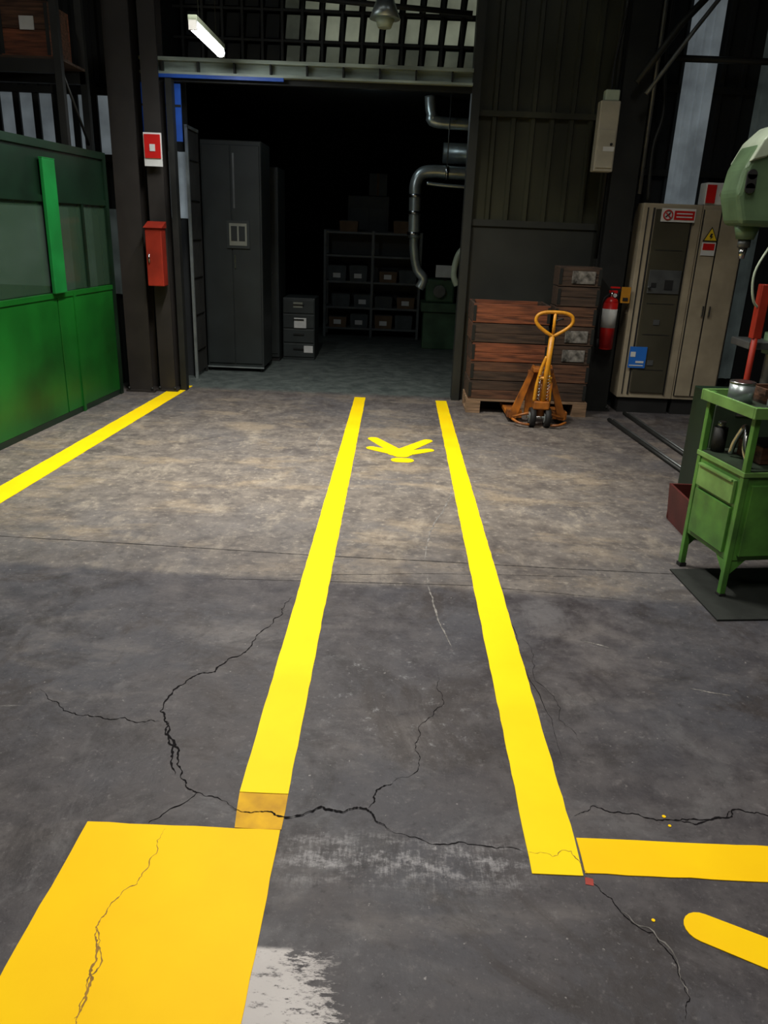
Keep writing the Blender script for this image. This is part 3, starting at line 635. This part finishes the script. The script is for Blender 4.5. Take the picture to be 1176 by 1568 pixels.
# ------------------------------------------------------------------ cracks and joints
def jag(pts,it=3,amp=.14):
    P=[Vector(p) for p in pts]
    for k in range(it):
        Q=[P[0]]
        for a,c in zip(P,P[1:]):
            d=c-a; n=Vector((-d.y,d.x)); Q+= [ (a+c)/2+n*random.uniform(-amp,amp), c]
        P=Q
    return P
def crackmesh(b,pts,w0,m,z,it=3,taper=True,amp=.16):
    P=jag(pts,it,amp); n=len(P); L_=[];R_=[]
    for i,p in enumerate(P):
        d=(P[min(i+1,n-1)]-P[max(i-1,0)]).normalized(); nn=Vector((-d.y,d.x))
        w=w0*random.uniform(.25,1.2)*( (1-abs(2*i/(n-1)-1)**3*.85) if taper else 1)
        L_.append(b.bm.verts.new((p.x+nn.x*w/2,p.y+nn.y*w/2,z))); R_.append(b.bm.verts.new((p.x-nn.x*w/2,p.y-nn.y*w/2,z)))
    i_=b.mi(m)
    for i in range(n-1):
        f=b.bm.faces.new((R_[i],R_[i+1],L_[i+1],L_[i])); f.material_index=i_
b=B('floor_cracks',(0,0,0))
c1=[(-.45,3.36),(-.47,3.19),(-.55,2.99),(-.59,2.81),(-.67,2.67),(-.76,2.61),(-.81,2.39),(-.76,2.31),(-.68,2.17),(-.64,2.04),(-.57,1.97),(-.44,1.91)]
crackmesh(b,c1,.008,'crack',.0012,4)
crackmesh(b,[(-.76,2.33),(-.70,2.20),(-.66,2.05)],.010,'crack',.0013,4)
crackmesh(b,[(-.57,1.97),(-.64,1.88),(-.68,1.83)],.005,'crack',.0012,3)
crackmesh(b,[(-.45,1.91),(-.36,1.895),(-.29,1.88),(-.17,1.93),(-.10,1.91),(-.03,1.93),(.0,1.88),(.05,1.84)],.007,'crack',.0034,4)
crackmesh(b,[(.05,1.84),(.16,1.80),(.25,1.81),(.36,1.79),(.44,1.78)],.004,'crack',.0012,3)
crackmesh(b,[(-1.30,2.50),(-1.13,2.36),(-.99,2.33),(-.86,2.32),(-.79,2.33)],.004,'crack',.0012,4)
crackmesh(b,[(-.03,1.93),(0,2.02),(.05,2.05)],.006,'crack',.0012,4)
crackmesh(b,[(.05,2.05),(.14,2.17),(.14,2.30),(.24,2.51),(.23,2.7)],.003,'crack',.0012,4)
crackmesh(b,[(.62,1.94),(.69,1.99),(.79,1.96),(.93,1.94),(1.05,1.95),(1.14,2.0),(1.24,1.98),(1.45,2.02)],.006,'crack',.0012,4)
crackmesh(b,[(.93,1.94),(1.05,1.95),(1.14,2.0)],.005,'crack',.0013,4)
crackmesh(b,[(.60,1.70),(.64,1.64),(.67,1.58),(.74,1.52),(.77,1.43),(.77,1.34),(.74,1.28)],.004,'crack',.0012,4)
crackmesh(b,[(.67,1.585),(.74,1.525),(.772,1.43),(.772,1.34)],.0045,'crackw',.0014,3)
crackmesh(b,[(.585,3.6),(.59,3.2),(.605,2.7),(.64,2.2)],.003,'crack',.0011,4,amp=.05)
crackmesh(b,[(.62,3.05),(.68,2.6),(.72,2.3)],.002,'crack',.0011,4)
crackmesh(b,[(-.62,1.81),(-.62,1.71),(-.64,1.60),(-.69,1.52),(-.70,1.46),(-.65,1.35),(-.66,1.25),(-.65,1.21),(-.7,1.0)],.004,'ycrack',.0033,4)
crackmesh(b,[(-.70,1.46),(-.67,1.38),(-.655,1.3),(-.66,1.22)],.008,'ycrack',.0034,4)
crackmesh(b,[(.45,1.78),(.52,1.765),(.58,1.79),(.60,1.74),(.62,1.70)],.003,'ycrack',.0034,3)
b.done(recalc=False)
b=B('floor_joints',(0,0,0))
crackmesh(b,[(-3,3.99),(-1.2,3.92),(-.44,3.88),(.42,3.86),(1.0,3.84),(1.6,3.83)],.010,'joint',.001,5,False,.004)
crackmesh(b,[(-1.0,3.52),(-.3,3.555),(.44,3.58),(1.33,3.47)],.006,'joint',.001,5,True,.006)
crackmesh(b,[(-.6,3.60),(.2,3.70),(1.2,3.75)],.004,'joint',.001,5,True,.006)
b.done(recalc=False)
b=B('floor_scratches',(0,0,0))
for pts in ([(-.50,7.14),(-.60,6.6),(-.62,6.18),(-.55,5.80)],[(.45,5.2),(.38,4.8),(.29,4.46),(.23,4.1),(.22,3.77)],[(.22,3.7),(.24,3.32),(.30,2.95)],[(.9,3.05),(1.0,3.0)],[(1.25,2.7),(1.4,2.66)]):
    crackmesh(b,pts,.010,'crackw',.001,5,True,.03)
b.done(recalc=False)

# ------------------------------------------------------------------ lamps
def fixture(name,x,y,z,L_,power,col=(1,.96,.88),top=6,w=.07,spread=180,r=.03):
    b=B(name)
    b.box(x-w,x+w,y,y+L_,z+.04,z+.08,'mpale',bev=.005); b.cyl((x,y+.03,z+.01),(x,y+L_-.03,z+.01),r,'tube'); b.box(x-.03,x+.03,y,y+.03,z-.02,z+.06,'white'); b.box(x-.03,x+.03,y+L_-.03,y+L_,z-.02,z+.06,'white')
    for yy in (y+.2,y+L_-.2): b.cyl((x,yy,z+.08),(x,yy,top),.004,'steel_dark',seg=6)
    ob=b.done()
    ld=bpy.data.lights.new(name+'_light','AREA'); ld.shape='RECTANGLE'; ld.size=.1; ld.size_y=L_; ld.energy=power; ld.color=col; ld.spread=math.radians(spread)
    lo=bpy.data.objects.new(name+'_light',ld); lo.parent=ob; lo.location=Vector((x,y+L_/2,z-.03))-ob.location; bpy.context.collection.objects.link(lo)
fixture('fluorescent_batten',-1.64,6.72,3.08,1.0,16,col=(.92,.97,1),w=.035,r=.036)
fixture('fluorescent_batten',-.9,4.4,4.7,1.5,158,spread=115)
fixture('fluorescent_batten',1.6,3.8,4.9,1.5,36,spread=125)
fixture('fluorescent_batten',.1,.2,4.9,1.5,74,spread=130)
fixture('fluorescent_batten',-3.6,3.2,4.9,1.5,15)
ld=bpy.data.lights.new('back_room_lamp','POINT'); ld.energy=4.5; ld.shadow_soft_size=.15; ld.color=(.8,.95,1)  # fill light added to brighten the pipes, without any fixture
lo=bpy.data.objects.new('back_room_lamp',ld); lo.location=(-.4,10.0,3.0); bpy.context.collection.objects.link(lo)

w=bpy.data.worlds.new('world'); scene.world=w; w.use_nodes=True; w.node_tree.nodes['Background'].inputs[0].default_value=(.02,.025,.03,1); w.node_tree.nodes['Background'].inputs[1].default_value=.3

# ------------------------------------------------------------------ camera
th=math.radians(20.225); psi=math.radians(.345); rho=math.radians(2.3)
R=(Matrix.Rotation(psi,3,'Z')@Matrix.Rotation(math.pi/2-th,3,'X')@Matrix.Rotation(rho,3,'Z')).to_4x4()
cd=bpy.data.cameras.new('camera'); cd.sensor_fit='VERTICAL'; cd.sensor_height=36; cd.lens=27.05
co=bpy.data.objects.new('camera',cd); co.matrix_world=Matrix.Translation((0,0,1.7))@R
bpy.context.collection.objects.link(co); scene.camera=co
